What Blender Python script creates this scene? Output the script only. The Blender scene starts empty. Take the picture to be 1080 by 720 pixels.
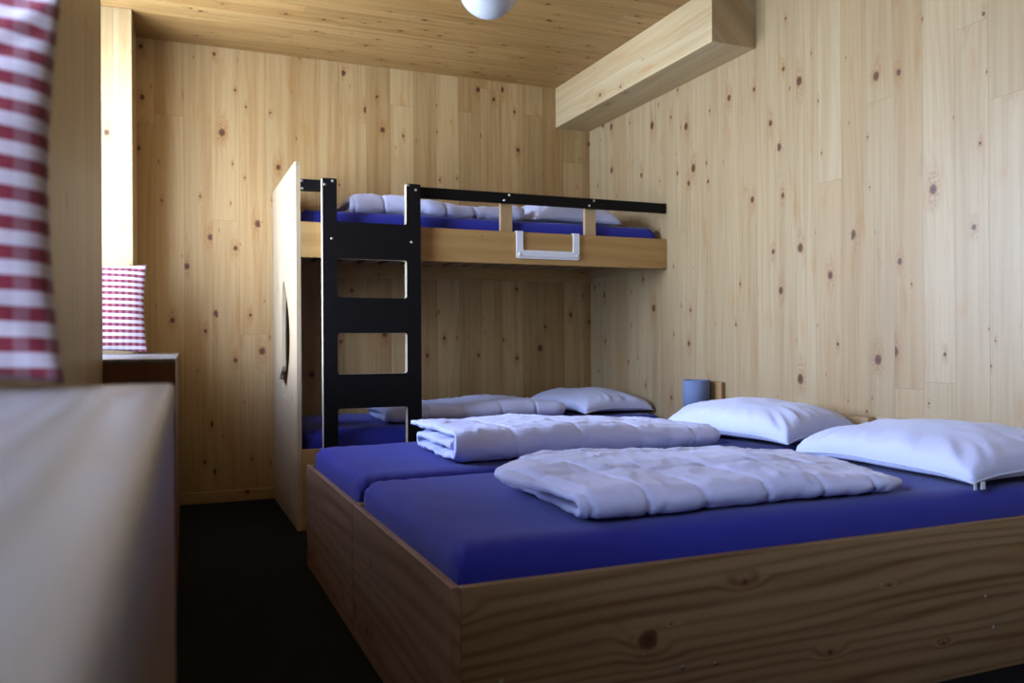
import bpy, bmesh, math, random
from mathutils import Vector, Matrix, noise

random.seed(7)
S = bpy.context.scene
COL = S.collection

# ------------------------------------------------------------------ node helpers
class NT:
    def __init__(self, name):
        self.mat = bpy.data.materials.new(name)
        self.mat.use_nodes = True
        self.t = self.mat.node_tree
        self.t.nodes.clear()
        self.out = self.t.nodes.new('ShaderNodeOutputMaterial')
        self.b = self.t.nodes.new('ShaderNodeBsdfPrincipled')
        self.t.links.new(self.b.outputs[0], self.out.inputs[0])

    def link(self, v, sock):
        if isinstance(v, (int, float)):
            sock.default_value = v
        elif isinstance(v, (tuple, list)):
            n = len(sock.default_value)
            sock.default_value = (tuple(v) + (1.0,))[:n]
        else:
            self.t.links.new(v, sock)

    def m(self, op, *a):
        n = self.t.nodes.new('ShaderNodeMath')
        n.operation = op
        for i, v in enumerate(a):
            self.link(v, n.inputs[i])
        return n.outputs[0]

    def obj(self):
        n = self.t.nodes.new('ShaderNodeTexCoord')
        s = self.t.nodes.new('ShaderNodeSeparateXYZ')
        self.t.links.new(n.outputs['Object'], s.inputs[0])
        return n.outputs['Object'], s.outputs[0], s.outputs[1], s.outputs[2]

    def xyz(self, x, y, z=0.0):
        n = self.t.nodes.new('ShaderNodeCombineXYZ')
        for i, v in enumerate((x, y, z)):
            self.link(v, n.inputs[i])
        return n.outputs[0]

    def white(self, w):
        n = self.t.nodes.new('ShaderNodeTexWhiteNoise')
        n.noise_dimensions = '1D'
        self.link(w, n.inputs['W'])
        s = self.t.nodes.new('ShaderNodeSeparateColor')
        self.t.links.new(n.outputs['Color'], s.inputs[0])
        return n.outputs['Value'], s.outputs[0], s.outputs[1], s.outputs[2]

    def noise(self, vec, scale=1.0, detail=2.0, rough=0.5, dist=0.0):
        n = self.t.nodes.new('ShaderNodeTexNoise')
        self.link(vec, n.inputs['Vector'])
        n.inputs['Scale'].default_value = scale
        n.inputs['Detail'].default_value = detail
        n.inputs['Roughness'].default_value = rough
        n.inputs['Distortion'].default_value = dist
        return n.outputs['Fac']

    def ramp(self, v, lo, hi, a=0.0, b=1.0):
        n = self.t.nodes.new('ShaderNodeMapRange')
        n.interpolation_type = 'SMOOTHSTEP'
        self.link(v, n.inputs[0])
        for i, q in enumerate((lo, hi, a, b)):
            self.link(q, n.inputs[i + 1])
        return n.outputs[0]

    def mix(self, f, a, b, mode='MIX'):
        n = self.t.nodes.new('ShaderNodeMix')
        n.data_type = 'RGBA'
        n.blend_type = mode
        self.link(f, n.inputs[0])
        self.link(a, n.inputs[6])
        self.link(b, n.inputs[7])
        return n.outputs[2]

    def bump(self, h, strength, dist):
        n = self.t.nodes.new('ShaderNodeBump')
        n.inputs['Strength'].default_value = strength
        n.inputs['Distance'].default_value = dist
        self.link(h, n.inputs['Height'])
        self.t.links.new(n.outputs[0], self.b.inputs['Normal'])

    def setp(self, **k):
        for key, v in k.items():
            self.link(v, self.b.inputs[key.replace('_', ' ')])


ALB = .63

def pine(name, across, along, w=0.14, off=0.0, light=(.62, .47, .26), dark=(.52, .34, .165),
         contrast=1.0, seg=2.6, gap=0.5, cell=0.21, kmax=0.0125, keep=0.62, rough=0.42, spec=0.35,
         tint=0.10, ringfreq=26.0, ringamt=0.35, seed=0.0, gapw=0.0011):
    """knotty pine boards: 'across' and 'along' name the object axes over and along the grain"""
    light = tuple(c * ALB for c in light)
    dark = tuple(c * ALB for c in dark)
    t = NT(name)
    vec, X, Y, Z = t.obj()
    ax = {'x': X, 'y': Y, 'z': Z}
    def axis(e):
        r = None
        for c in e.split('+'):
            r = ax[c] if r is None else t.m('ADD', r, ax[c])
        return r
    a, l = axis(across), axis(along)
    aw = t.m('ADD', t.m('DIVIDE', a, w), off)
    pl = t.m('FLOOR', aw)
    fa = t.m('FRACT', aw)
    r1, _, _, _ = t.white(t.m('ADD', pl, 0.37 + seed))
    ls = t.m('ADD', t.m('DIVIDE', l, seg), t.m('MULTIPLY', r1, 7.0))
    sg = t.m('FLOOR', ls)
    fs = t.m('FRACT', ls)
    cid = t.m('ADD', t.m('MULTIPLY', pl, 13.71), t.m('ADD', t.m('MULTIPLY', sg, 57.31), seed + .19))
    rv, ra, rb, rc = t.white(cid)
    # board-local coordinates
    a2 = t.m('ADD', a, t.m('MULTIPLY', ra, 5.0))
    l2 = t.m('ADD', l, t.m('MULTIPLY', rb, 17.0))
    # knots
    v = t.t.nodes.new('ShaderNodeTexVoronoi')
    v.voronoi_dimensions = '2D'
    v.inputs['Scale'].default_value = 1.0
    v.inputs['Randomness'].default_value = 1.0
    pv = t.xyz(t.m('DIVIDE', a2, cell * .62), t.m('DIVIDE', l2, cell * 1.25))
    t.link(pv, v.inputs['Vector'])
    sp = t.t.nodes.new('ShaderNodeSeparateXYZ')
    t.t.links.new(v.outputs['Position'], sp.inputs[0])
    wob = t.noise(t.xyz(t.m('MULTIPLY', a2, 75.0), t.m('MULTIPLY', l2, 75.0)), 1.0, 2.0)
    da = t.m('SUBTRACT', a2, t.m('MULTIPLY', sp.outputs[0], cell * .62))
    dl = t.m('SUBTRACT', l2, t.m('MULTIPLY', sp.outputs[1], cell * 1.25))
    dk = t.m('SQRT', t.m('ADD', t.m('POWER', t.m('ABSOLUTE', da), 2.0), t.m('POWER', t.m('ABSOLUTE', t.m('MULTIPLY', dl, .82)), 2.0)))
    dk = t.m('MULTIPLY', dk, t.m('ADD', .60, t.m('MULTIPLY', wob, .8)))
    dh = t.m('SQRT', t.m('ADD', t.m('POWER', t.m('ABSOLUTE', da), 2.0), t.m('POWER', t.m('ABSOLUTE', t.m('MULTIPLY', dl, .38)), 2.0)))
    sc = t.t.nodes.new('ShaderNodeSeparateColor')
    t.t.links.new(v.outputs['Color'], sc.inputs[0])
    rk = t.m('ADD', .0025, t.m('MULTIPLY', t.m('POWER', sc.outputs[0], 2.0), kmax))
    on = t.m('LESS_THAN', sc.outputs[1], keep)
    ve = t.t.nodes.new('ShaderNodeTexVoronoi')
    ve.voronoi_dimensions = '2D'
    ve.feature = 'DISTANCE_TO_EDGE'
    ve.inputs['Scale'].default_value = 1.0
    ve.inputs['Randomness'].default_value = 1.0
    t.link(pv, ve.inputs['Vector'])
    inside = t.ramp(ve.outputs['Distance'], .0, .22)
    knot = t.m('MULTIPLY', on, t.ramp(t.m('DIVIDE', dk, rk), 1.06, .80))
    core = t.m('MULTIPLY', on, t.ramp(t.m('DIVIDE', dk, rk), .85, .30))
    halo = t.m('MULTIPLY', t.m('MULTIPLY', on, inside), t.ramp(t.m('DIVIDE', dh, rk), 3.0, .6))
    swirl = t.m('MULTIPLY', t.m('MULTIPLY', on, inside), t.ramp(t.m('DIVIDE', dh, rk), 4.5, .5))
    # growth rings: contours of a stretched noise, bent round the knots
    big = t.noise(t.xyz(t.m('MULTIPLY', a2, 5.0), t.m('MULTIPLY', l2, .55)), 1.0, 1.5)
    g = t.m('ADD', t.m('MULTIPLY', big, ringfreq * .55), t.m('MULTIPLY', a2, ringfreq * 2.4))
    g = t.m('ADD', g, t.m('MULTIPLY', swirl, 2.2))
    ring = t.m('ADD', .5, t.m('MULTIPLY', .5, t.m('SINE', t.m('MULTIPLY', g, 3.1))))
    ring = t.m('POWER', ring, 2.2)
    fine = t.noise(t.xyz(t.m('MULTIPLY', a2, 150.0), t.m('MULTIPLY', l2, 2.2)), 1.0, 3.0, .6)
    broad = t.noise(t.xyz(t.m('MULTIPLY', a2, 22.0), t.m('MULTIPLY', l2, .8)), 1.0, 2.0, .55)
    f = t.m('ADD', t.m('MULTIPLY', ring, ringamt), t.m('ADD', t.m('MULTIPLY', t.ramp(broad, .38, .72), .45), t.m('MULTIPLY', t.m('SUBTRACT', fine, .5), .34)))
    f = t.m('MULTIPLY', f, contrast)
    n = t.t.nodes.new('ShaderNodeClamp')
    t.link(f, n.inputs[0])
    col = t.mix(n.outputs[0], light, dark)
    # each board its own tone
    tn = t.m('ADD', 1.0 - tint, t.m('MULTIPLY', rv, 2 * tint))
    col = t.mix(1.0, col, t.xyz(tn, t.m('POWER', tn, 1.25), t.m('POWER', tn, 1.7)), 'MULTIPLY')
    warm = t.m('MULTIPLY', t.ramp(rc, .55, 1.0), .35)
    col = t.mix(warm, col, t.mix(1.0, col, (1.0, .84, .66), 'MULTIPLY'))
    fl = t.noise(t.xyz(t.m('MULTIPLY', a2, 17.0), t.m('MULTIPLY', l2, 3.2)), 1.0, 3.0, .6)
    col = t.mix(t.m('MULTIPLY', t.ramp(fl, .56, .74), .55), col, t.mix(1.0, col, (.93, .70, .44), 'MULTIPLY'))
    pale = t.noise(t.xyz(t.m('MULTIPLY', a2, 13.0), t.m('MULTIPLY', l2, 1.1), 5.0), 1.0, 2.0, .6)
    col = t.mix(t.m('MULTIPLY', t.ramp(pale, .55, .75), .45), col, t.mix(1.0, col, (1.12, 1.17, 1.30), 'MULTIPLY'))
    col = t.mix(t.m('MULTIPLY', t.m('MULTIPLY', halo, t.ramp(wob, .25, .7)), .62), col, (dark[0] * .95, dark[1] * .70, dark[2] * .50))
    col = t.mix(t.m('MULTIPLY', knot, .88), col, (.105, .036, .014))
    col = t.mix(t.m('MULTIPLY', core, .55), col, (.030, .013, .007))
    # joints
    e = t.m('MULTIPLY', t.m('MINIMUM', fa, t.m('SUBTRACT', 1.0, fa)), w)
    e2 = t.m('MULTIPLY', t.m('MINIMUM', fs, t.m('SUBTRACT', 1.0, fs)), seg)
    gm = t.ramp(t.m('MINIMUM', e, e2), gapw * 1.6, gapw * .4)
    col = t.mix(t.m('MULTIPLY', gm, gap), col, (.10, .055, .025))
    t.setp(Base_Color=col, Roughness=rough, Specular_IOR_Level=spec)
    t.bump(t.m('SUBTRACT', t.m('MULTIPLY', f, .3), gm), .25, .0012)
    return t.mat


def fabric(name, col, col2=None, rough=.85, wv=1400.0, sheen=.25, bumpd=.0006, wr=0.0, wrs=9.0, ridge=0.0):
    t = NT(name)
    vec, X, Y, Z = t.obj()
    n = t.noise(vec, 3.0, 3.0)
    c2 = col2 or tuple(c * .86 for c in col)
    c = t.mix(t.ramp(n, .3, .7), col, c2)
    t.setp(Base_Color=c, Roughness=rough, Specular_IOR_Level=.2, Sheen_Weight=sheen, Sheen_Roughness=.5)
    h = t.noise(vec, 320.0, 2.0)
    if wr:
        k = t.noise(vec, wrs, 4.0, .55, .8)
        k2 = t.noise(vec, wrs * 3.1, 3.0, .55, 1.2)
        h = t.m('ADD', t.m('MULTIPLY', h, .10), t.m('ADD', t.m('MULTIPLY', k, wr), t.m('MULTIPLY', k2, wr * .45)))
        if ridge:
            n = t.t.nodes.new('ShaderNodeTexNoise')
            n.noise_type = 'RIDGED_MULTIFRACTAL'
            t.link(vec, n.inputs['Vector'])
            n.inputs['Scale'].default_value = 13.0
            n.inputs['Detail'].default_value = 3.0
            n.inputs['Distortion'].default_value = .5
            h = t.m('ADD', h, t.m('MULTIPLY', n.outputs['Fac'], ridge * .16))
        t.bump(h, .6, .012)
    else:
        t.bump(h, .3, bumpd)
    return t.mat


def plain(name, col, rough=.5, spec=.4, metal=0.0, noise_amt=.06, ns=40.0):
    t = NT(name)
    vec, X, Y, Z = t.obj()
    n = t.noise(vec, ns, 3.0)
    c = t.mix(n, tuple(x * (1 - noise_amt) for x in col), tuple(min(1, x * (1 + noise_amt)) for x in col))
    t.setp(Base_Color=c, Roughness=rough, Specular_IOR_Level=spec, Metallic=metal)
    return t.mat


def gingham(name, pitch, red=(.135, .0045, .014), white=(.42, .375, .43)):
    t = NT(name)
    vec, X, Y, Z = t.obj()
    def stripe(c, p, o):
        f = t.m('FRACT', t.m('ADD', t.m('DIVIDE', c, p), o))
        d = t.m('ABSOLUTE', t.m('SUBTRACT', f, .5))
        return t.ramp(d, .27, .23)
    wob = t.m('MULTIPLY', t.m('SUBTRACT', t.noise(vec, 7.0, 2.0), .5), .006)
    h = stripe(t.m('ADD', Z, wob), pitch, .2)
    v = stripe(t.m('ADD', X, wob), pitch * .95, .1)
    f = t.m('ADD', t.m('MULTIPLY', h, .84), t.m('MULTIPLY', v, .14))
    tw = t.noise(t.xyz(t.m('MULTIPLY', X, 900.0), 0.0, t.m('MULTIPLY', Z, 900.0)), 1.0, 1.0)
    c = t.mix(f, white, red)
    t.setp(Base_Color=c, Roughness=.85, Specular_IOR_Level=.15, Sheen_Weight=.2)
    t.bump(tw, .3, .0005)
    return t.mat


def carpet(name):
    t = NT(name)
    vec, X, Y, Z = t.obj()
    n = t.noise(vec, 260.0, 3.0, .7)
    n2 = t.noise(vec, 5.0, 2.0)
    c = t.mix(n, (.0035, .0035, .004), (.017, .0165, .0175))
    c = t.mix(t.m('MULTIPLY', n2, .4), c, (.007, .007, .008))
    t.setp(Base_Color=c, Roughness=.95, Specular_IOR_Level=.08)
    t.bump(n, .8, .004)
    return t.mat


def glass_mat():
    m = bpy.data.materials.new('window_glass')
    m.use_nodes = True
    t = m.node_tree
    t.nodes.clear()
    o = t.nodes.new('ShaderNodeOutputMaterial')
    mx = t.nodes.new('ShaderNodeMixShader')
    tr = t.nodes.new('ShaderNodeBsdfTransparent')
    tr.inputs[0].default_value = (.93, .97, .95, 1)
    gl = t.nodes.new('ShaderNodeBsdfGlossy')
    gl.inputs['Roughness'].default_value = .02
    mx.inputs[0].default_value = .06
    t.links.new(tr.outputs[0], mx.inputs[1])
    t.links.new(gl.outputs[0], mx.inputs[2])
    t.links.new(mx.outputs[0], o.inputs[0])
    return m


# ------------------------------------------------------------------ materials
WALL_L, WALL_D = (.575, .382, .172), (.38, .183, .052)
M = {}
M['wall_back'] = pine('pine_wall_back', 'x', 'z', .145, .3, WALL_L, WALL_D, seed=3.0, seg=3.4, ringamt=.14, contrast=1.0, tint=.15, gap=.42, kmax=.018, cell=.20, keep=.8)
M['wall_right'] = pine('pine_wall_right', 'y', 'z', .135, .1, (.515, .375, .205), (.34, .195, .078), seed=11.0, seg=4.3, ringamt=.14, contrast=.85, tint=.08, gap=.32, kmax=.018, cell=.20, keep=.8)
M['wall_left'] = pine('pine_wall_left', 'x+y', 'z', .19, .4, (.58, .43, .22), (.45, .28, .11), ringamt=.15, seed=23.0, keep=.4)
M['ceiling'] = pine('pine_ceiling', 'y', 'x', .095, .2, (.52, .305, .105), (.30, .145, .035), seed=31.0, seg=3.4, contrast=1.15, keep=.9, kmax=.011, cell=.17, tint=.11, gap=.7, ringamt=.2)
M['beam'] = pine('pine_beam', 'x+z', 'y', .13, .26, (.66, .50, .28), (.49, .315, .14), seed=41.0, seg=5.0, keep=.7, ringamt=.18)
M['board_x'] = pine('pine_board_lengthwise', 'z+y', 'x', .40, .15, (.48, .31, .145), (.26, .13, .05), contrast=1.2, seg=9.0, cell=.30, kmax=.020, keep=.85, ringfreq=30.0, ringamt=.5, seed=53.0, tint=.05, gap=.2)
M['board_y'] = pine('pine_board_footboard', 'z+x', 'y', .55, .1, (.47, .29, .17), (.29, .155, .08), contrast=1.15, seg=9.0, cell=.19, kmax=.014, keep=.8, ringfreq=16.0, ringamt=.6, seed=61.0, tint=.04, gap=.1)
M['bunk_x'] = pine('pine_bunk_rail', 'z+y', 'x', .6, .1, (.58, .355, .135), (.44, .24, .075), contrast=.9, seg=9.0, cell=.22, kmax=.009, keep=.5, ringfreq=10.0, ringamt=.45, seed=71.0, tint=.03, gap=.1)
M['panel_z'] = pine('pine_end_panel', 'y', 'z', .30, .4, (.58, .45, .28), (.43, .28, .14), contrast=.9, seg=9.0, seed=83.0, keep=.45, tint=.04, gap=.2)
M['seat'] = pine('pine_window_seat', 'x', 'y', .30, .2, (.33, .34, .345), (.22, .19, .15), contrast=1.5, seg=9.0, seed=91.0, rough=.42, spec=.5, keep=.5, tint=.04, gap=.15)
M['seat_front'] = pine('pine_seat_front_shaded', 'x+z', 'y', .42, .2, (.34, .22, .11), (.25, .15, .07), contrast=.8, seg=9.0, seed=93.0, keep=.4, tint=.03, gap=.1)  # front faces away from the window; its shade is put into the colour
M['brown'] = pine('pine_shade_brown', 'x', 'z', .5, .2, (.24, .105, .05), (.15, .06, .028), seg=9.0, seed=97.0, keep=.2, contrast=.7, gap=0.0)  # shade of the far seat's end put into the wood colour
M['base'] = pine('pine_baseboard', 'z', 'x', .5, .2, (.56, .38, .19), (.42, .25, .10), seg=9.0, seed=101.0, keep=.5, contrast=.7, gap=0.0)
M['slat'] = pine('pine_slat', 'x', 'y', .5, .2, (.45, .29, .14), (.33, .19, .08), seg=9.0, seed=103.0, keep=.4, contrast=.8, gap=0.0)
M['post'] = pine('pine_post', 'x', 'z', .5, .2, (.62, .44, .24), (.48, .30, .13), seg=9.0, seed=107.0, keep=.2, contrast=.7, gap=0.0)
M['head'] = pine('pine_headboard', 'z+x', 'y', .5, .2, (.52, .35, .17), (.40, .24, .10), seg=9.0, seed=109.0, keep=.5, gap=0.0)
M['head_pale'] = pine('pine_headboard_pale', 'z+x', 'y', .5, .2, (.62, .50, .33), (.50, .35, .19), seg=9.0, seed=113.0, keep=.4, gap=0.0)
M['black'] = plain('black_laminate', (.0055, .0048, .0048), .5, .12, noise_amt=.2, ns=14.0)
M['ply'] = plain('plywood_edge', (.42, .34, .23), .6, .25, noise_amt=.2, ns=300.0)
M['screw'] = plain('steel_screw', (.62, .60, .57), .35, .5, 1.0)
M['blue'] = fabric('blue_sheet', (.022, .026, .275), (.018, .022, .23), rough=.8, sheen=.12, wr=.12, wrs=5.0)
M['white'] = fabric('white_cotton', (.565, .58, .79), (.535, .555, .775), rough=.8, sheen=.15, wr=.22, wrs=11.0, ridge=1.3)
M['pillowcase'] = fabric('white_pillowcase', (.535, .555, .74), (.515, .535, .73), rough=.8, sheen=.15, wr=.13, wrs=8.0)
M['piping'] = fabric('pillow_seam', (.50, .54, .70), rough=.9)
M['gingham'] = gingham('red_gingham', .030)
M['carpet'] = carpet('dark_carpet')
M['whiteplastic'] = plain('white_plastic', (.62, .63, .66), .35, .5, noise_amt=.02)
M['globe'] = plain('opal_glass', (.43, .44, .47), .12, .5, noise_amt=.01)
M['grey'] = plain('blue_grey_shade', (.125, .155, .26), .75, .25, noise_amt=.05)
M['dark'] = plain('dark_inside', (.05, .055, .07), .8, .2)
M['lampwood'] = plain('brown_mount', (.27, .15, .062), .55, .3, noise_amt=.15, ns=30.0)
M['frame'] = plain('white_window_frame', (.72, .72, .70), .4, .4, noise_amt=.02)
M['glass'] = glass_mat()

# ------------------------------------------------------------------ mesh helpers
def link(name, bm, mats, parent=None, smooth=False):
    me = bpy.data.meshes.new(name)
    bmesh.ops.recalc_face_normals(bm, faces=bm.faces[:])
    if parent is not None:
        bm.transform(parent_world(parent).inverted())
    bm.to_mesh(me)
    bm.free()
    for m in (mats if isinstance(mats, (list, tuple)) else [mats]):
        me.materials.append(m)
    if smooth:
        for p in me.polygons:
            p.use_smooth = True
    o = bpy.data.objects.new(name, me)
    COL.objects.link(o)
    if parent is not None:
        o.parent = parent
    return o

def parent_world(o):
    m = Matrix.LocRotScale(o.location, o.rotation_euler, o.scale)
    return parent_world(o.parent) @ m if o.parent else m

def thing(name, loc, label, cat, group=None, rot=(0, 0, 0)):
    o = bpy.data.objects.new(name, None)
    COL.objects.link(o)
    o.location = loc
    o.rotation_euler = rot
    o.empty_display_size = .1
    tag(o, label, cat, group)
    return o

def tag(o, label, cat, group=None):
    o['label'] = label
    o['category'] = cat
    if group:
        o['group'] = group
    return o

def struct(name, bm, mats, **k):
    o = link(name, bm, mats, **k)
    o['kind'] = 'structure'
    return o

def add_box(bm, lo, hi, bevel=0.0, seg=2, mi=0):
    b = bmesh.new()
    bmesh.ops.create_cube(b, size=1.0)
    for v in b.verts:
        v.co = Vector([lo[i] + (v.co[i] + .5) * (hi[i] - lo[i]) for i in range(3)])
    if bevel:
        bmesh.ops.bevel(b, geom=b.edges[:], offset=bevel, segments=seg, affect='EDGES', profile=.5)
    merge(bm, b, mi)

def merge(bm, b, mi=0):
    mp = {}
    for v in b.verts:
        mp[v] = bm.verts.new(v.co)
    for f in b.faces:
        try:
            nf = bm.faces.new([mp[v] for v in f.verts])
            nf.material_index = mi
            nf.smooth = f.smooth
        except ValueError:
            pass
    b.free()

def box(lo, hi, bevel=0.0, seg=2):
    bm = bmesh.new()
    add_box(bm, lo, hi, bevel, seg)
    return bm

def add_rod(bm, p, axis, r, h, n=16, r2=None, bevel=0.0):
    b = bmesh.new()
    bmesh.ops.create_cone(b, cap_ends=True, cap_tris=False, segments=n, radius1=r, radius2=r if r2 is None else r2, depth=h)
    if bevel:
        bmesh.ops.bevel(b, geom=[e for e in b.edges if e.is_boundary is False and any(len(f.verts) > 4 for f in e.link_faces)], offset=bevel, segments=2, affect='EDGES')
    q = Vector((0, 0, 1)).rotation_difference(Vector(axis))
    b.transform(Matrix.Translation(p) @ q.to_matrix().to_4x4())
    merge(bm, b)

def rrect(x0, z0, x1, z1, r, n=5):
    pts = []
    for cx, cz, a0 in ((x1 - r, z1 - r, 0), (x0 + r, z1 - r, 90), (x0 + r, z0 + r, 180), (x1 - r, z0 + r, 270)):
        for i in range(n + 1):
            a = math.radians(a0 + 90 * i / n)
            pts.append((cx + r * math.cos(a), cz + r * math.sin(a)))
    return pts

def plate(outer, holes, place, depth):
    """flat board with holes: 2-D outlines, place((a,b),d)->3-D, extruded through depth"""
    bm = bmesh.new()
    ed = []
    for loop in [outer] + holes:
        vs = [bm.verts.new(place(p, 0.0)) for p in loop]
        for i in range(len(vs)):
            ed.append(bm.edges.new((vs[i], vs[(i + 1) % len(vs)])))
    bmesh.ops.triangle_fill(bm, use_beauty=True, use_dissolve=False, edges=ed)
    off = Vector(place((0, 0), depth)) - Vector(place((0, 0), 0.0))
    r = bmesh.ops.extrude_face_region(bm, geom=bm.faces[:])
    bmesh.ops.translate(bm, vec=off, verts=[g for g in r['geom'] if isinstance(g, bmesh.types.BMVert)])
    bmesh.ops.recalc_face_normals(bm, faces=bm.faces[:])
    return bm

def fbm(p, s, o=3):
    v, a, t = 0.0, 1.0, 0.0
    for i in range(o):
        v += a * noise.noise(Vector((p[0] * s + 3.7 * i, p[1] * s - 1.3 * i, p[2] * s + 9.1 * i)))
        t += a
        a *= .5
        s *= 2.1
    return v / t

def smooth01(t):
    t = max(0.0, min(1.0, t))
    return t * t * (3 - 2 * t)

# ------------------------------------------------------------------ room
HC = 2.537
BX, BY = 2.618, 4.919
TH = math.atan(.02)
LW = Matrix.Translation((-.2334, 0, 0)) @ Matrix.Rotation(-TH, 4, 'Z')     # the window wall stands a degree out of square
FY = -3.2

struct('floor', box((-1.0, FY - .1, -.1), (BX + .1, BY + .1, 0)), M['carpet'])
struct('ceiling', box((-.95, FY - .1, HC), (BX + .1, BY + .1, HC + .1)), M['ceiling'])
struct('wall_back', box((-.95, BY, 0), (BX + .12, BY + .12, HC)), M['wall_back'])
struct('wall_right', box((BX, FY, 0), (BX + .12, BY, HC)), M['wall_right'])
struct('wall_front', box((-.95, FY - .12, 0), (BX + .12, FY, HC)), M['brown'])  # unseen wall behind the camera, coloured dark to cut bounced light

NY0, NY1 = -.05, 1.06
FY0, FY1 = 2.85, 4.52
DEEP = -.46
bm = bmesh.new()
add_box(bm, (DEEP - .12, NY1, 0), (0, FY0, HC), .002, 1)
add_box(bm, (DEEP - .12, FY1, 0), (0, BY + .05, HC), .002, 1)
add_box(bm, (DEEP - .12, FY - .05, 0), (0, NY0, HC), .002, 1)
for y0, y1 in ((NY0, NY1), (FY0, FY1)):
    add_box(bm, (DEEP - .12, y0, 0), (DEEP, y1, .80))
    add_box(bm, (DEEP - .12, y0, 2.36), (DEEP, y1, HC))
bm.transform(LW)
struct('wall_left', bm, M['wall_left'])

for k, (y0, y1) in enumerate(((NY0, NY1), (FY0, FY1))):
    w = bpy.data.objects.new('window_%d' % (k + 1), None)
    COL.objects.link(w)
    w['kind'] = 'structure'
    bm = bmesh.new()
    x0, x1 = DEEP - .09, DEEP - .03
    z0, z1 = .80, 2.36
    mid = (y0 + y1) / 2
    for lo, hi in (((x0, y0, z0), (x1, y0 + .06, z1)), ((x0, y1 - .06, z0), (x1, y1, z1)), ((x0, mid - .04, z0 + .06), (x1, mid + .04, z1 - .06)),
                   ((x0, y0 + .06, z0), (x1, y1 - .06, z0 + .06)), ((x0, y0 + .06, z1 - .06), (x1, y1 - .06, z1))):
        add_box(bm, lo, hi, .006, 2)
    bm.transform(LW)
    f = link('window_frame', bm, M['frame'], w)
    f['kind'] = 'structure'
    bm = bmesh.new()
    for a, b in ((y0 + .06, mid - .04), (mid + .04, y1 - .06)):
        add_box(bm, (DEEP - .064, a, z0 + .06), (DEEP - .058, b, z1 - .06))
    bm.transform(LW)
    g = link('pane', bm, M['glass'], w)
    g['kind'] = 'structure'

struct('baseboard_back', box((-.15, BY - .018, 0), (.5716, BY, .0625), .003), M['base'])
struct('trim_1', box((2.368, 3.231, 2.2795), (BX, BY, HC), .0015, 1), M['beam'])     # boxed-in beam under the ceiling

# ------------------------------------------------------------------ window seats
def seat(y0, y1, label, shaded_end, x1=.2235, th=.034):
    t = thing('window_seat', LW @ Vector((.0, (y0 + y1) / 2, 0)), label, 'window seat', rot=(0, 0, -TH))
    zt = .835
    bm = box((DEEP, y0, zt - th), (x1, y1, zt), min(.007, th * .3), 3)
    bm.transform(LW)
    link('seat_board', bm, M['seat'], t, True)
    bm = box((x1 - .022, y0 + (.0215 if shaded_end else .001), 0), (x1 - .0015, y1 - .001, zt - th))
    bm.transform(LW)
    link('front_panel', bm, M['brown'] if shaded_end else M['seat_front'], t)  # far seat's front takes the same painted shade, so its edge stays dark
    for yy in ((y0 + .001, y0 + .021), (y1 - .021, y1 - .001)):
        if yy[1] > 4.8:
            continue
        bm = box((.002, yy[0], 0), (x1 - (.002 if shaded_end and yy[0] < y0 + .01 else .0225), yy[1], zt - th))
        bm.transform(LW)
        link('end_panel', bm, M['brown'] if shaded_end else M['seat_front'], t)
    return t

seat(-1.2, NY1, 'pale wooden window seat close to the camera along the left edge', False)
seat(FY0, BY - .008, 'distant window seat with pale top and shaded brown end below the small gingham cushion', True, .2085, .013)

# ------------------------------------------------------------------ soft goods
def pillow_mesh(a, b, top, bot, seed, n=44, rim=0.0, crown=.31, pinch=.05, sag=0.0, wr=.006, corner=.020, flat=True):
    """two sewn sheets; local x half-size a, y half-size b, seam at height rim"""
    bm = bmesh.new()
    grid = {}
    for side in (0, 1):
        for i in range(n + 1):
            for j in range(n + 1):
                # ease samples towards the seam
                u = math.sin((i / n - .5) * math.pi) * .35 + (i / n * 2 - 1) * .65
                v = math.sin((j / n - .5) * math.pi) * .35 + (j / n * 2 - 1) * .65
                edge = i in (0, n) or j in (0, n)
                if side == 1 and edge:
                    grid[(1, i, j)] = grid[(0, i, j)]
                    continue
                x = a * u * (1 - pinch * (1 - v * v) ** 1.0 * abs(u) ** 4)
                y = b * v * (1 - pinch * (1 - u * u) ** 1.0 * abs(v) ** 4)
                h = ((1 - u ** 2) * (1 - v ** 2))
                h = max(0.0, h) ** crown
                ex = max(abs(u), abs(v))
                p = (x * 1.0 + seed, y * 1.0, side * 5.0)
                w1 = fbm(p, 5.0, 3) * wr * 3.0 * h
                # gathers running in from the seam
                ang = math.atan2(v, u)
                gath = fbm((math.cos(ang) * 2.2 + seed, math.sin(ang) * 2.2, side), 4.0, 2) * wr * 3.2 * smooth01((ex - .45) / .45) * (1 - smooth01((ex - .93) / .07))
                cz = corner * (abs(u) * abs(v)) ** 3
                wave = fbm((x + seed, y, 2.0), 4.0, 2) * .006 * ex
                z = rim - cz + wave
                if side == 0:
                    z += top * h + w1 + gath
                else:
                    z -= bot * h - w1 * .3
                if flat and z < .002:
                    z = .002 + (.0008 if side == 0 else 0)
                grid[(side, i, j)] = bm.verts.new((x, y, z))
    for side in (0, 1):
        for i in range(n):
            for j in range(n):
                q = [grid[(side, i, j)], grid[(side, i + 1, j)], grid[(side, i + 1, j + 1)], grid[(side, i, j + 1)]]
                if side:
                    q.reverse()
                try:
                    bm.faces.new(q)
                except ValueError:
                    pass
    ring = [grid[(0, i, 0)].co.copy() for i in range(n)] + [grid[(0, n, j)].co.copy() for j in range(n)] + \
           [grid[(0, i, n)].co.copy() for i in range(n, 0, -1)] + [grid[(0, 0, j)].co.copy() for j in range(n, 0, -1)]
    return bm, ring

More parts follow.
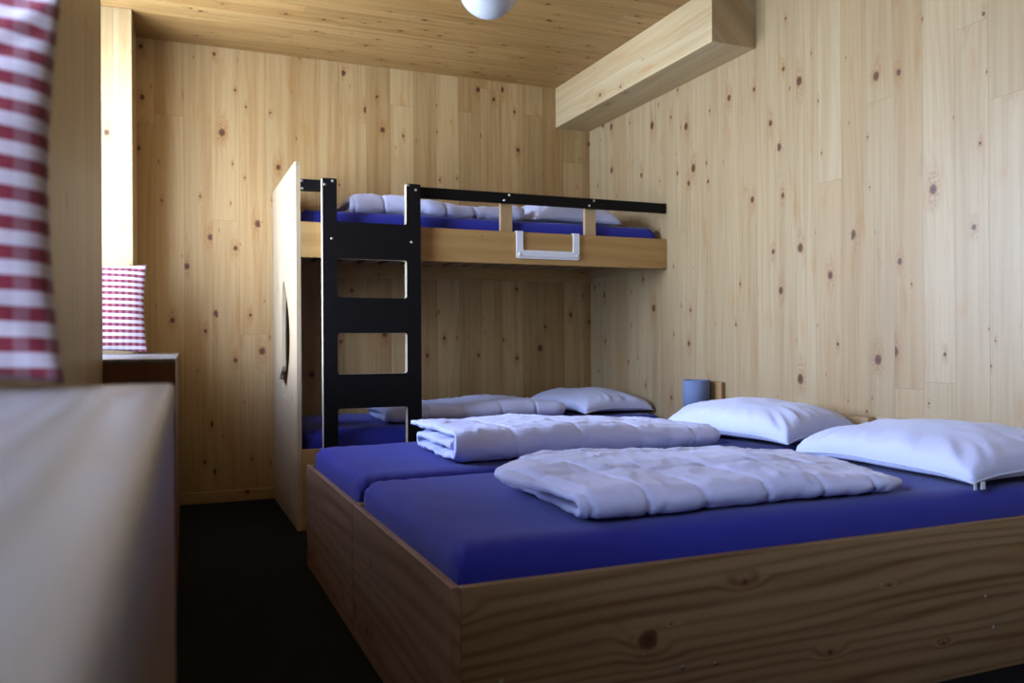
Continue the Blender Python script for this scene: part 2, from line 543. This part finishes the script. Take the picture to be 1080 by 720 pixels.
def tube_ring(ring, r, n=6):
    bm = bmesh.new()
    N = len(ring)
    loops = []
    for i in range(N):
        p, q, s = ring[i - 1], ring[i], ring[(i + 1) % N]
        d = (s - p).normalized()
        u = d.cross(Vector((0, 0, 1))).normalized()
        w = u.cross(d)
        loops.append([bm.verts.new(q + u * math.cos(t * 2 * math.pi / n) * r + w * math.sin(t * 2 * math.pi / n) * r) for t in range(n)])
    for i in range(N):
        A, B = loops[i], loops[(i + 1) % N]
        for k in range(n):
            bm.faces.new((A[k], A[(k + 1) % n], B[(k + 1) % n], B[k]))
    return bm

def bed_pillow(loc, rz, a, b, top, bot, rim, seed, label, tagged=False, tilt=(0, 0), pinch=.05):
    t = thing('pillow', loc, label, 'pillow', rot=(tilt[0], tilt[1], rz))
    W = parent_world(t)
    bm, ring = pillow_mesh(a, b, top, bot, seed, rim=rim, pinch=pinch)
    bm.transform(W)
    link('pillow_body', bm, M['pillowcase'], t, True)
    bm = tube_ring(ring, .0028)
    bm.transform(W)
    link('piping', bm, M['piping'], t, True)
    if tagged:
        bm = bmesh.new()
        for dx, w_ in ((.002, .010), (.028, .016)):
            add_box(bm, (-a + dx, -b - .0025, .003), (-a + dx + w_, -b + .0005, .024), .0008, 1)
        bm.transform(W)
        link('care_tag', bm, M['whiteplastic'], t)
    return t

def rounded_box(lo, hi, r, step=.035, disp=None):
    bm = bmesh.new()
    dim = [hi[i] - lo[i] for i in range(3)]
    def ticks(d):
        t = [0, r * .22, r * .5, r]
        n = max(2, int((d - 2 * r) / step))
        t += [r + (d - 2 * r) * k / n for k in range(1, n)]
        return t + [d - r, d - r * .5, d - r * .22, d]
    T = [ticks(d) for d in dim]
    cache = {}
    def vert(p):
        k = tuple(round(c, 5) for c in p)
        if k not in cache:
            q = [min(max(p[i], r), dim[i] - r) for i in range(3)]
            d = Vector(p) - Vector(q)
            co = Vector(q) + (d.normalized() * r if d.length > 1e-9 else d)
            nrm = d.normalized() if d.length > 1e-9 else Vector((0, 0, 1))
            co = co + Vector(lo)
            if disp:
                co = disp(co, nrm)
            cache[k] = bm.verts.new(co)
        return cache[k]
    for axis in range(3):
        a, b = [i for i in range(3) if i != axis]
        for side in (0, dim[axis]):
            for i in range(len(T[a]) - 1):
                for j in range(len(T[b]) - 1):
                    q = []
                    for (s, t_) in ((T[a][i], T[b][j]), (T[a][i + 1], T[b][j]), (T[a][i + 1], T[b][j + 1]), (T[a][i], T[b][j + 1])):
                        p = [0, 0, 0]
                        p[axis], p[a], p[b] = side, s, t_
                        q.append(vert(p))
                    if len(set(q)) == 4:
                        try:
                            bm.faces.new(q)
                        except ValueError:
                            pass
    return bm

def mattress(lo, hi, r, label, seed, group=None):
    cx = [(lo[i] + hi[i]) / 2 for i in range(3)]
    def disp(co, n):
        d = .006 * fbm((co.x + seed, co.y, co.z), 2.5, 2) + .0022 * fbm((co.x * 1.0 + seed, co.y, co.z * 2), 9.0, 2)
        # drawn folds at the corners
        ex = min(abs(co.x - lo[0]), abs(co.x - hi[0]))
        ey = min(abs(co.y - lo[1]), abs(co.y - hi[1]))
        c = math.exp(-((ex + ey) / .16) ** 2)
        d += .012 * c * math.sin((co.z * 1.3 + (co.x - co.y) * .9) * 110 + seed) * (0.3 + .7 * abs(n.z - .5))
        q = co + n * d
        for i in range(3):
            q[i] = min(max(q[i], lo[i]), hi[i] + (.006 if i == 2 else 0))
        return q
    o = link('mattress', rounded_box(lo, hi, r, .03, disp), M['blue'], None, True)
    tag(o, label, 'mattress', group)
    return o

def path_resample(pts, step):
    out = [Vector(pts[0])]
    acc = 0.0
    for i in range(1, len(pts)):
        a, b = Vector(pts[i - 1]), Vector(pts[i])
        L = (b - a).length
        if L < 1e-9:
            continue
        pos = step - acc
        while pos <= L:
            out.append(a + (b - a) * (pos / L))
            pos += step
        acc = L - (pos - step)
    if (out[-1] - Vector(pts[-1])).length > step * .3:
        out.append(Vector(pts[-1]))
    return out

def fold_path(kind, width, t, lay):
    """cross-section of a folded quilt in (y,z); y=0 at the front fold, y=width at the back"""
    pts = []
    def arc(cy, cz, r, a0, a1, n=10):
        for i in range(n + 1):
            a = math.radians(a0 + (a1 - a0) * i / n)
            pts.append((cy + r * math.cos(a), cz + r * math.sin(a)))
    z = [t / 2 + lay * k for k in range(4)]
    if kind == 'U':                                             # two layers, one fold in front
        R = (z[1] - z[0]) / 2
        pts.append((width, z[0]))
        arc(R + t * .4, (z[0] + z[1]) / 2, R, 270, 90, 12)
        pts.append((width * .97, z[1]))
    else:                                                       # three layers wrapped by one fold in front
        R1 = (z[1] - z[0]) / 2
        R = (z[2] - z[0]) / 2
        pts.append((R + t * .9, z[1]))
        arc(width - R1 - t * .4, (z[0] + z[1]) / 2, R1, 90, -90, 10)
        arc(R + t * .35, (z[0] + z[2]) / 2, R, 270, 90, 14)
        pts.append((width * 1.0, z[2]))
    return pts

def quilt(loc, rz, length, width, kind, t, lay, label, seed, height=None, left=None, seams=(.17, .2), slant=.35, nx=180, sagx=None, crumple=1.0, front=None):
    """folded quilt lying lengthways along local x from 0 to length; open ends show the layers"""
    path = path_resample(fold_path(kind, width, t, lay), .0085)
    m = len(path)
    nrm = []
    for i in range(m):
        d = (path[min(i + 1, m - 1)] - path[max(i - 1, 0)]).normalized()
        nrm.append(Vector((-d.y, d.x)))
    for _ in range(2):
        nrm = [((nrm[max(i - 1, 0)] + nrm[i] * 2 + nrm[min(i + 1, m - 1)]) / 4).normalized() for i in range(m)]
    S_ = [0.0]
    for i in range(1, m):
        S_.append(S_[-1] + (path[i] - path[i - 1]).length)
    tot = S_[-1]
    bm = bmesh.new()
    rows = []
    for ix in range(nx + 1):
        f = ix / nx
        f = f + .0
        # denser rings near the open ends
        f = .5 + (f - .5) * (1.0) + .06 * math.sin(2 * math.pi * f) * -1
        up, lo = [], []
        for i in range(m):
            s = S_[i]
            x0 = (left(s / tot) if left else 0.0) + .012 * fbm((s * 3, seed, 0), 3.0, 2)
            x1 = length + .015 * fbm((s * 3, seed, 7), 3.0, 2)
            x = x0 + (x1 - x0) * f
            e = min(f, 1 - f) * length
            es = min(s, tot - s)
            puff = .42 + .58 * math.sqrt(smooth01(min(e, es) / .05))
            if seams:
                q = (x + slant * (s - tot * .5) + .03 * fbm((x, s, seed), 2.0, 2)) / seams[0]
                d1 = abs(q - round(q)) * seams[0]
                q2 = (s + .02 * fbm((x, s, seed + 4), 2.0, 2)) / seams[1] + .5
                d2 = abs(q2 - round(q2)) * seams[1]
                puff *= 1 - .34 * math.exp(-(d1 / .0065) ** 2) - .09 * math.exp(-(d1 / .035) ** 2)
                puff *= 1 - .28 * math.exp(-(d2 / .0065) ** 2) - .08 * math.exp(-(d2 / .035) ** 2)
            lump = fbm((x + seed, s, 1.0), 4.0, 3) * .22 * crumple
            tt = t * puff * (1 + lump)
            c = path[i]
            hz = height(f, c.x / width) if height else 1.0
            dz = fbm((x * 1.0 + seed, c.x, c.y * 3), 3.5, 3) * .012 * crumple
            dy = fbm((x * 1.0 + seed + 9, c.x, c.y * 3), 3.0, 3) * .016 * crumple
            fr = (front(f) if front else 0.0) * (1 - c.x / width)
            for sgn, dst in ((1, up), (-1, lo)):
                y = c.x + nrm[i].x * tt / 2 * sgn + dy + fr
                z = (c.y + nrm[i].y * tt / 2 * sgn) * hz + dz * smooth01(c.y / (lay * 1.5))
                rg = noise.noise(Vector((x * 9 + y * 5 + seed, y * 7 - x * 2, s * 4 + sgn)))
                rg2 = noise.noise(Vector((x * 21 - y * 8 + seed, y * 13, s * 9 + sgn)))
                fine = (fbm((x + seed, y * 1.2, z * 2 + sgn), 22.0, 2) * .0032 + ((1 - abs(rg)) ** 5 - .3) * .0050 + ((1 - abs(rg2)) ** 6 - .25) * .0022) * crumple
                if seams:
                    fine += .0026 * math.exp(-(min(d1, d2) / .03) ** 2) * noise.noise(Vector((x * 75 + s * 20, s * 75, seed)))
                z = max(.0015, z + fine)
                dst.append(bm.verts.new((x + fine * .6, y, z)))
        rows.append(up + lo[::-1])
    n = 2 * m
    for ix in range(nx):
        A, B = rows[ix], rows[ix + 1]
        for k in range(n):
            bm.faces.new((A[k], A[(k + 1) % n], B[(k + 1) % n], B[k]))
    for R in (rows[0], rows[-1]):
        for k in range(m - 1):
            bm.faces.new((R[k], R[k + 1], R[n - 2 - k], R[n - 1 - k]))
    bm.transform(Matrix.Rotation(rz, 4, 'Z'))
    o = link('folded_duvet', bm, M['white'], None, True)
    o.location = loc
    tag(o, label, 'duvet')
    return o

# ------------------------------------------------------------------ the two low beds
YM = 2.4968
def low_bed(y0, y1, label, side_front):
    t = thing('bed', ((.517 + BX) / 2, (y0 + y1) / 2, 0), label, 'bed')
    zt = .3988
    link('footboard', box((.517, y0, 0), (.536, y1, zt), .003, 2), M['board_y'], t)
    xe = 2.56
    link('side_board', box((.5365, y0, 0), (xe, y0 + .019, zt - .001), .002, 1), M['board_x'], t)
    link('side_board', box((.5365, y1 - .019, 0), (xe, y1, zt - .001), .002, 1), M['board_x'], t)
    link('bed_base', box((.5365, y0 + .0195, .16), (xe - .001, y1 - .0195, .185)), M['slat'], t)
    return t

near = low_bed(1.5548, YM - .003, 'low wooden box bed in the foreground with knotty side board facing the viewer', True)
far = low_bed(YM + .001, 3.3756, 'low wooden box bed in the middle, pushed against the foreground bed', True)
# screw plugs in the near side board
for (x, z) in ((.80, .10), (1.05, .16), (2.03, .115), (2.00, .20), (.62, .20), (1.14, .155)):
    bm = bmesh.new()
    add_rod(bm, (x, 1.5545, z), (0, -1, 0), .0055, .002, 12, .0045)
    link('screw', bm, M['screw'], near)
link('headboard', box((2.5985, 1.5548, 0), (BX - .0005, YM - .004, .577), .003), M['head_pale'], near)
bm = box((2.5605, YM + .002, 0), (BX - .0005, 3.36, .5745), .012, 4)
link('headboard', bm, M['head'], far, True)

mattress((.538, 1.577, .1855), (2.555, 2.488, .470), .055, 'blue sheeted mattress in the foreground bed, under the nearest folded duvet', 1.3)
mattress((.538, 2.507, .1855), (2.555, 3.354, .474), .055, 'blue sheeted mattress in the middle low bed, beside the foreground mattress', 5.1)

# ------------------------------------------------------------------ bunk bed
PX0, PX1, PY = .5716, .5926, 4.0006
bunk = thing('bunk_bed', (1.59, 4.46, 0), 'wooden bunk bed with black ladder and guard rail against the back wall', 'bunk bed')
# end panel with crescent hand grip
out = [(4.913, 0), (PY, 0)] + [(PY + .03 - .03 * math.cos(a), 1.711 + .03 * math.sin(a)) for a in [i * math.pi / 12 for i in range(7)]] + [(4.913, 1.741)]
N = 26
sl = []
zt, zb = 1.212, .592
for i in range(N + 1):                                  # front arc, top to bottom
    q = i / N
    z = zt + (zb - zt) * q
    sl.append((4.452 - .215 * math.sin(math.pi * q) ** .85, z))
back = []
for i in range(1, N):                                   # inner arc back up
    q = 1 - i / N
    z = zt + (zb - zt) * q
    y = 4.470 + .075 * (math.sin(math.pi * q) ** .6) - .0 + .17 * math.exp(-((q - .835) / .05) ** 2) * .8
    back.append((y, z))
bm = plate(out, [sl + back], lambda p, d: (PX0 + d, p[0], p[1]), PX1 - PX0)
link('end_panel', bm, M['panel_z'], bunk)
link('side_rail', box((PX1 + .0005, PY, 1.288), (BX - .001, PY + .024, 1.456), .002, 1), M['bunk_x'], bunk)
link('lower_side_board', box((PX1 + .0005, PY, 0), (BX - .001, PY + .022, .380), .002, 1), M['bunk_x'], bunk)
link('wall_rail', box((PX1 + .0005, 4.893, 1.27), (BX - .001, 4.917, 1.40), .002, 1), M['bunk_x'], bunk)
link('end_rail', box((BX - .026, PY + .025, 1.30), (BX - .002, 4.892, 1.40), .002, 1), M['slat'], bunk)
link('bed_base', box((PX1 + .001, PY + .023, .17), (BX - .002, 4.915, .19)), M['slat'], bunk)
link('slat_support', box((PX1 + .001, PY + .0245, 1.31), (BX - .027, PY + .05, 1.345)), M['slat'], bunk)
for k in range(15):
    x = .66 + k * .131
    link('slat', box((x, PY + .026, 1.345), (x + .085, 4.892, 1.363), .003, 1), M['slat'], bunk)
for z0, x in ((1.375, 1.616), (1.375, 2.110)):
    link('guard_post', box((x, PY + .0245, 1.365), (x + .068, PY + .0465, 1.640), .002, 1), M['post'], bunk)
# guard rail, short piece and long piece
def rail(x0, x1):
    bm = box((x0, PY + .000, 1.602), (x1, PY + .0235, 1.657), .003, 1)
    return link('guard_rail', bm, M['black'], bunk)
r1 = rail(PX1 + .0005, .752)
r2 = rail(1.10, BX - .002)
def screw(parent, x, z, y):
    bm = bmesh.new()
    add_rod(bm, (x, y - .0008, z), (0, -1, 0), .0068, .0024, 12, .005)
    link('screw', bm, M['screw'], parent)
for x, z in ((.600, 1.648), (.602, 1.612)):
    screw(r1, x, z, PY)
for x in (1.622, 2.118):
    screw(r2, x + .036, 1.645, PY)
    screw(r2, x + .008, 1.617, PY)
# ladder plate
LY0, LY1 = 3.960, 3.9995
x0, x1, xi0, xi1 = .688, 1.167, .756, 1.095
def c_arc(cx, cz, r, a0, a1, n=5):
    return [(cx + r * math.cos(math.radians(a0 + (a1 - a0) * i / n)), cz + r * math.sin(math.radians(a0 + (a1 - a0) * i / n))) for i in range(n + 1)]
zt = 1.660
out = [(x0, 0), (x1, 0)] + c_arc(x1 - .006, zt - .006, .006, 0, 90) + c_arc(xi1 + .004, zt - .004, .004, 90, 180) \
    + c_arc(xi1 - .01, 1.468, .01, 0, -90) + c_arc(xi0 + .01, 1.468, .01, 270, 180) \
    + c_arc(xi0 - .004, zt - .004, .004, 0, 90) + c_arc(x0 + .006, zt - .006, .006, 90, 180)
holes = [rrect(xi0, a, xi1, b, .012) for a, b in ((1.098, 1.283), (.733, .929), (.372, .570), (.08, .21))]
bm = plate(out, holes, lambda p, d: (p[0], LY0 + d, p[1]), LY1 - LY0)
bm.normal_update()
for f in bm.faces:
    f.material_index = 0 if abs(f.normal.y) > .5 else 1
lad = link('ladder', bm, [M['black'], M['ply']], bunk)
lad['label'] = 'black ladder board with pale plywood edges'
for x, z in ((.700, 1.630), (.736, 1.648), (1.105, 1.653), (1.143, 1.632), (.731, 1.376), (1.120, 1.374)):
    screw(lad, x, z, LY0)
# white U-shaped handle hung over the rail
hx0, hx1 = 1.694, 2.060
out = [(hx0, 1.458), (hx0, 1.332)] + c_arc(hx0 + .012, 1.330, .012, 180, 270) + c_arc(hx1 - .012, 1.330, .012, 270, 360) + \
      [(hx1, 1.458), (hx1 - .036, 1.458), (hx1 - .036, 1.362), (hx0 + .036, 1.362), (hx0 + .036, 1.458)]
bm = plate(out, [], lambda p, d: (p[0], PY - .0085 + d, p[1]), .008)
for a in (hx0, hx1 - .036):
    add_box(bm, (a, PY - .0085, 1.4575), (a + .036, PY + .026, 1.461))
add_box(bm, (hx0 + .008, PY - .014, 1.328), (hx1 - .008, PY - .0085, 1.350), .0025, 2)
h = link('handle', bm, M['whiteplastic'], bunk)
h['label'] = 'white U-shaped handle'
for x in (hx0 + .018, hx1 - .018):
    screw(h, x, 1.339, PY - .0145)

mattress((.598, 4.027, .191), (2.60, 4.910, .468), .055, 'blue sheeted mattress on the lower bunk behind the ladder', 8.4)
mattress((.598, PY + .049, 1.3645), (2.585, 4.888, 1.527), .04, 'blue sheeted mattress on the upper bunk under the guard rail', 12.2)

# ------------------------------------------------------------------ duvets
quilt((.875, 1.650, .4745), math.radians(-.6), .935, .50, 'U', .040, .048, 'white folded duvet on the foreground bed, flat two-layer fold with curved quilting seams', 2.0,
      height=lambda f, y: (.80 + .32 * smooth01(y / .5)) * (1.0 - .34 * smooth01((f - .6) / .4)) * (1 + .10 * math.sin(f * 9) * (1 - f)), left=lambda s: -.115 * math.exp(-((s - .76) / .15) ** 2) + .05 * smooth01((s - .88) / .12) - .01, slant=.42, seams=(.165, .26))
quilt((.885, 2.585, .4785), math.radians(1.0), 1.05, .50, 'S', .037, .040, 'white folded duvet on the middle low bed, thick stack of three layers', 6.0,
      height=lambda f, y: 1.0 - .30 * smooth01((f - .3) / .7), left=lambda s: -.012 * math.sin(s * 14), slant=.1, seams=(.24, .22))
quilt((1.05, 4.10, .4735), math.radians(0), .97, .50, 'U', .040, .045, 'white folded duvet on the lower bunk, partly behind the black ladder', 11.0,
      height=lambda f, y: 1.0 + .25 * math.exp(-((f - .7) / .2) ** 2) - .1 * f, left=lambda s: -.06 * s, slant=.2, seams=(.2, .25))
quilt((.875, 4.12, 1.5325), 0, .92, .52, 'U', .046, .050, 'white folded duvet on the upper bunk behind the ladder top and guard rail', 15.0,
      height=lambda f, y: 1.0 + .12 * math.sin(f * 7) - .15 * f, left=lambda s: -.03 * s, slant=.3, seams=(.16, .25))

# ------------------------------------------------------------------ pillows
bed_pillow((2.300, 1.925, .4745), math.radians(0), .312, .345, .106, .035, .040, 21.0, 'plump white pillow at the right edge of the photo on the foreground bed', True)
bed_pillow((2.285, 2.825, .4785), math.radians(10), .225, .340, .120, .035, .040, 27.0, 'plump white pillow on the middle low bed, in front of the grey lamp')
bed_pillow((2.325, 4.43, .4735), math.radians(6), .235, .345, .098, .03, .034, 33.0, 'white pillow on the lower bunk in the far corner')
bed_pillow((2.12, 4.42, 1.5325), math.radians(2), .27, .30, .125, .03, .034, 39.0, 'white pillow on the upper bunk near the right wall')

def cushion(loc, rot, a, b, top, seed, label):
    t = thing('gingham_cushion', loc, label, 'cushion', rot=rot)
    bm, ring = pillow_mesh(a, b, top, top, seed, rim=0, crown=.5, pinch=.065, corner=0, flat=False, wr=.002)
    bm.transform(Matrix.Translation((0, 0, b)) @ Matrix.Rotation(math.radians(90), 4, 'X'))
    o = link('cushion_cover', bm, M['gingham'], None, True)
    o.parent = t
    return t
cushion((-.300, .95, .8405), (math.radians(-7), 0, math.radians(5)), .205, .212, .055, 51.0, 'large looking red and white gingham cushion cut off by the top left corner')
cushion((-.275, 4.30, .8405), (math.radians(-10), 0, math.radians(3)), .20, .215, .05, 57.0, 'small red and white gingham cushion standing on the distant window seat')

# ------------------------------------------------------------------ lamps
gl = thing('ceiling_lamp', (1.278, 3.30, HC), 'round white globe lamp hanging from the wooden ceiling', 'lamp')
b = bmesh.new()
bmesh.ops.create_uvsphere(b, u_segments=48, v_segments=32, radius=.129)
b.transform(Matrix.Translation((1.278, 3.30, 2.387)))
link('globe', b, M['globe'], gl, True)
bm = bmesh.new()
add_rod(bm, (1.278, 3.30, HC - .012), (0, 0, 1), .062, .0236, 32)
link('ceiling_mount', bm, M['whiteplastic'], gl)

wl = thing('wall_lamp', (BX, 3.585, .5), 'blue-grey cylindrical wall lamp on the right wall behind the middle pillow', 'lamp')
cx, cy = 2.522, 3.59
bm = bmesh.new()
n = 40
prof = [(.069, .470), (.069, .679), (.0665, .681), (.064, .679), (.064, .474)]
rings = [[bm.verts.new((cx + r * math.cos(2 * math.pi * k / n), cy + r * math.sin(2 * math.pi * k / n), z)) for k in range(n)] for r, z in prof]
for i in range(len(rings)):
    A, B = rings[i], rings[(i + 1) % len(rings)]
    for k in range(n):
        bm.faces.new((A[k], A[(k + 1) % n], B[(k + 1) % n], B[k]))
link('lamp_shade', bm, M['grey'], wl, True)
bm = bmesh.new()
add_rod(bm, (cx, cy, .57), (0, 0, 1), .018, .10, 16)
add_rod(bm, (cx + .033, cy, .52), (1, 0, 0), .006, .076, 10)
link('bulb_holder', bm, M['dark'], wl)
link('mount', box((2.592, 3.478, .44), (BX - .0005, 3.600, .672), .004, 2), M['lampwood'], wl)

# ------------------------------------------------------------------ daylight
w = bpy.data.worlds.new('World')
S.world = w
w.use_nodes = True
t = w.node_tree
t.nodes.clear()
o = t.nodes.new('ShaderNodeOutputWorld')
bg = t.nodes.new('ShaderNodeBackground')
tc = t.nodes.new('ShaderNodeTexCoord')
sx = t.nodes.new('ShaderNodeSeparateXYZ')
rp = t.nodes.new('ShaderNodeValToRGB')
mr = t.nodes.new('ShaderNodeMapRange')
t.links.new(tc.outputs['Generated'], sx.inputs[0])
t.links.new(sx.outputs[2], mr.inputs[0])
mr.inputs[1].default_value = -1
mr.inputs[2].default_value = 1
t.links.new(mr.outputs[0], rp.inputs[0])
e = rp.color_ramp.elements
e[0].position = 0.0
e[0].color = (.55, .60, .85, 1)
e[1].position = 1.0
e[1].color = (.10, .13, .26, 1)
# elevation as (sin + 1) / 2: snow-bright ground, bright horizon, deep blue mountain sky
for p, c in ((.47, (.84, .95, 1.26, 1)), (.53, (1.0, 1.13, 1.58, 1)), (.63, (.80, .95, 1.50, 1)), (.74, (.34, .43, .80, 1)), (.85, (.15, .20, .42, 1))):
    q = rp.color_ramp.elements.new(p)
    q.color = c
t.links.new(rp.outputs[0], bg.inputs[0])
bg.inputs[1].default_value = 23.5
t.links.new(bg.outputs[0], o.inputs[0])

for y0, y1 in ((NY0, NY1), (FY0, FY1)):
    L = bpy.data.lights.new('window_portal', 'AREA')
    L.shape = 'RECTANGLE'
    L.size = 1.56
    L.size_y = y1 - y0
    L.cycles.is_portal = True
    ob = bpy.data.objects.new('window_portal', L)
    COL.objects.link(ob)
    ob.matrix_world = LW @ Matrix.Translation((DEEP - .10, (y0 + y1) / 2, 1.58)) @ Matrix.Rotation(math.radians(-90), 4, 'Y')

# ------------------------------------------------------------------ camera
f_px, yaw, pitch, roll = 878.82, .3948, .001, -.0062
R0 = Vector((math.cos(yaw), -math.sin(yaw), 0))
F0 = Vector((math.sin(yaw), math.cos(yaw), 0))
U0 = Vector((0, 0, 1))
F = F0 * math.cos(pitch) + U0 * math.sin(pitch)
U1 = -F0 * math.sin(pitch) + U0 * math.cos(pitch)
R = R0 * math.cos(roll) + U1 * math.sin(roll)
U = -R0 * math.sin(roll) + U1 * math.cos(roll)
cd = bpy.data.cameras.new('camera')
cam = bpy.data.objects.new('camera', cd)
COL.objects.link(cam)
mw = Matrix((R, U, -F)).transposed().to_4x4()
mw.translation = (0, 0, .88)
cam.matrix_world = mw
cd.sensor_width = 36
cd.lens = 36 * f_px / 1080
cd.clip_start = .02
cd.dof.use_dof = True
cd.dof.focus_distance = 3.2
cd.dof.aperture_fstop = 3.4
S.camera = cam

S.view_settings.view_transform = 'Standard'
S.view_settings.look = 'None'
S.view_settings.gamma = 1
S.view_settings.use_curve_mapping = False
S.view_settings.exposure = 0.62
S.cycles.max_bounces = 10
S.cycles.diffuse_bounces = 3
S.cycles.transparent_max_bounces = 12
S.cycles.use_denoising = True
S.cycles.sample_clamp_indirect = 8
